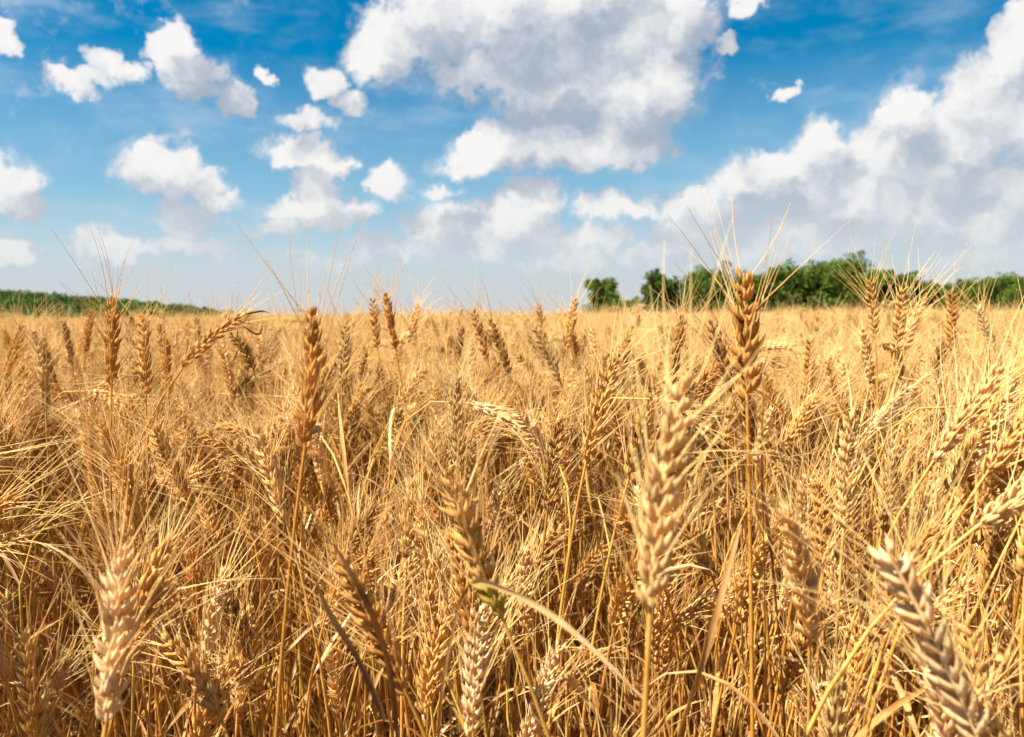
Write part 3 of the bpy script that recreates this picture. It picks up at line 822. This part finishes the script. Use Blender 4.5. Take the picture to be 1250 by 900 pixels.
# ------------------------------------------------------------------ wooded hill on the left
def hill_h(x, y):
    # ridge 300 m out that falls away to the right
    u = (x + 112) / -190
    h = 0
    if u > -.08: h = 17.0 * max(0, u + .0) ** .66 if u > 0 else 0
    prof = math.exp(-((y - 330) / 60) ** 2)
    return h * prof + .02
hx = np.linspace(-520, -90, 90); hy = np.linspace(230, 470, 40)
hl = obj('hill', grid_mesh('hill', list(hx), list(hy), hill_h, M['hill'])); tag(hl, kind='structure')

def leaf_cloud(mb, r, c, rx, ry, rz, n, size, mi=0):
    for _ in range(n):
        v = Vector((r.gauss(0, 1), r.gauss(0, 1), r.gauss(0, 1))).normalized() * (r.random() ** .4)
        p = c + Vector((v.x * rx, v.y * ry, v.z * rz))
        nn = (v + Vector((r.gauss(0, .6), r.gauss(0, .6), r.gauss(0, .6) + .3))).normalized()
        a = nn.orthogonal().normalized(); a = Matrix.Rotation(r.uniform(0, 6.28), 3, nn) @ a; b = nn.cross(a)
        s = size * r.uniform(.6, 1.35)
        mb.add([p - a * s, p + b * s * .62 + nn * s * .12, p + a * s, p - b * s * .62 + nn * s * .12], [(0, 1, 2, 3)], mi)
r = random.Random(5); mb = MB()
for _ in range(1500):
    x = r.uniform(-330, -108); y = r.uniform(262, 345)
    h = hill_h(x, y)
    if h < .15 and r.random() < .9: continue
    s = r.uniform(1.0, 2.1) * min(1.0, .35 + h / 4)
    leaf_cloud(mb, r, Vector((x, y, h + s * .5)), s * 1.2, s * 1.2, s, 34, .50 * (.6 + .4 * s))
tag(obj('wood', mb.mesh('wood', [M['wood_leaves']], smooth=False)), 'dense green wood covering the low hill on the left', 'wood', kind='stuff')

# ------------------------------------------------------------------ trees on the right
def tree_mesh(seed, H_, W, lobes, fill=1.0):
    """crown of leaf clumps on lobes round the limbs; trunk with limbs; height H_, half width W"""
    r = random.Random(seed); cr = MB(); tk = MB()
    tk_h = H_ * .28
    tube(tk, [Vector((0, 0, 0)), Vector((.05, 0, tk_h * .5)), Vector((0, .08, tk_h)), Vector((.1, .05, H_ * .7))], [.26, .21, .17, .07], 8)
    for i in range(lobes):
        a = i / lobes * 6.28 + r.uniform(-.4, .4); rr = W * r.uniform(.25, .74); zz = H_ * r.uniform(.20, .86)
        if i < 2: rr *= .3; zz = H_ * r.uniform(.80, .88)
        c = Vector((math.cos(a) * rr, math.sin(a) * rr, zz))
        tube(tk, [Vector((0, 0, tk_h * r.uniform(.6, 1))), c * .55 + Vector((0, 0, tk_h * .5)), c], [.10, .06, .02], 5)
        s = W * r.uniform(.26, .44) * (1.0 - .15 * (zz / H_))
        leaf_cloud(cr, r, c, s * 1.1, s * 1.1, s * .85, int(190 * fill), .18)
        for q in range(3):                                # sprigs that break the outline
            v = Vector((r.gauss(0, 1), r.gauss(0, 1), r.gauss(.4, .8))).normalized()
            leaf_cloud(cr, r, c + v * s * 1.0, s * .32, s * .32, s * .3, int(24 * fill), .14)
    leaf_cloud(cr, r, Vector((0, 0, H_ * .50)), W * .66, W * .66, H_ * .36, int(1400 * fill), .20)
    return cr.mesh('crown', [M['foliage']], False), tk.mesh('trunk', [M['bark']])
TM = [tree_mesh(1, 5.6, 2.7, 24), tree_mesh(2, 6.4, 2.7, 26), tree_mesh(3, 7.4, 4.6, 36), tree_mesh(4, 7.0, 4.0, 32), tree_mesh(6, 5.2, 4.0, 26)]
TH = [5.6, 6.4, 7.4, 7.0, 5.2]
TREES = [  # centre x, top y (photograph pixels), distance, shape, label
 (740, 338, 92, 0, 'small round tree standing apart at the left end of the row'),
 (805, 327, 96, 1, 'upright round tree, second from the left end of the row'),
 (862, 325, 94, 2, 'broad tree left behind the tallest wheat ear'),
 (922, 333, 104, 3, 'tree hidden behind the tip of the tallest wheat ear'),
 (966, 321, 100, 3, 'broad tree just right of the tallest wheat ear'),
 (1004, 318, 98, 1, 'tree between the broad tree and the highest treetop'),
 (1036, 311, 96, 2, 'highest treetop of the row'),
 (1078, 328, 100, 0, 'tree right of the highest treetop'),
 (1106, 330, 98, 1, 'narrow tree before the row sinks to the gap'),
 (1132, 345, 104, 4, 'low tree left of the gap in the row'),
 (1176, 343, 120, 4, 'low tree right of the gap in the row'),
 (1208, 336, 116, 3, 'dark broad tree, second right of the gap'),
 (1240, 333, 114, 2, 'dark broad tree at the right edge'),
 (1278, 334, 116, 3, 'tree partly cut by the right edge'),
]
def place_tree(cx, ty, d, k, label, i, group='trees at the far edge of the field', name='tree'):
    top = pix(cx, ty, d)
    root = obj(name, None); root.location = (top.x, top.y, 0); root.rotation_euler = (0, 0, i * 1.9)
    s = top.z / (TH[k] * 1.01); root.scale = (s, s, s)
    tag(root, label, 'tree', group)
    obj('crown', TM[k][0], root); obj('trunk', TM[k][1], root)
for i, (cx, ty, d, k, lb) in enumerate(TREES): place_tree(cx, ty, d, k, lb, i)
SH = tree_mesh(9, 2.6, 2.0, 9, .7)
for i, (cx, ty, d, lb) in enumerate([(772, 369, 97, 'low shrub between the first two trees'), (832, 367, 99, 'low shrub between the second and third trees'),
        (905, 350, 101, 'shrub behind the tallest wheat ear'), (948, 352, 102, 'shrub under the broad tree right of the tallest ear'), (1022, 350, 101, 'shrub under the highest treetop'),
        (1060, 352, 102, 'shrub right under the highest treetop'), (1094, 352, 102, 'shrub before the narrow tree'), (1152, 354, 112, 'brownish shrub filling the gap in the trees'),
        (1192, 356, 118, 'shrub under the right clump of trees'), (1225, 356, 115, 'shrub under the dark tree at the right edge')]):
    top = pix(cx, ty, d); root = obj('shrub', None); root.location = (top.x, top.y, 0); root.rotation_euler = (0, 0, i * 2.3)
    s = top.z / 2.5; root.scale = (s * .9, s * .9, s); tag(root, lb, 'shrub', 'shrubs between the far trees')
    obj('crown', SH[0], root); obj('trunk', SH[1], root)
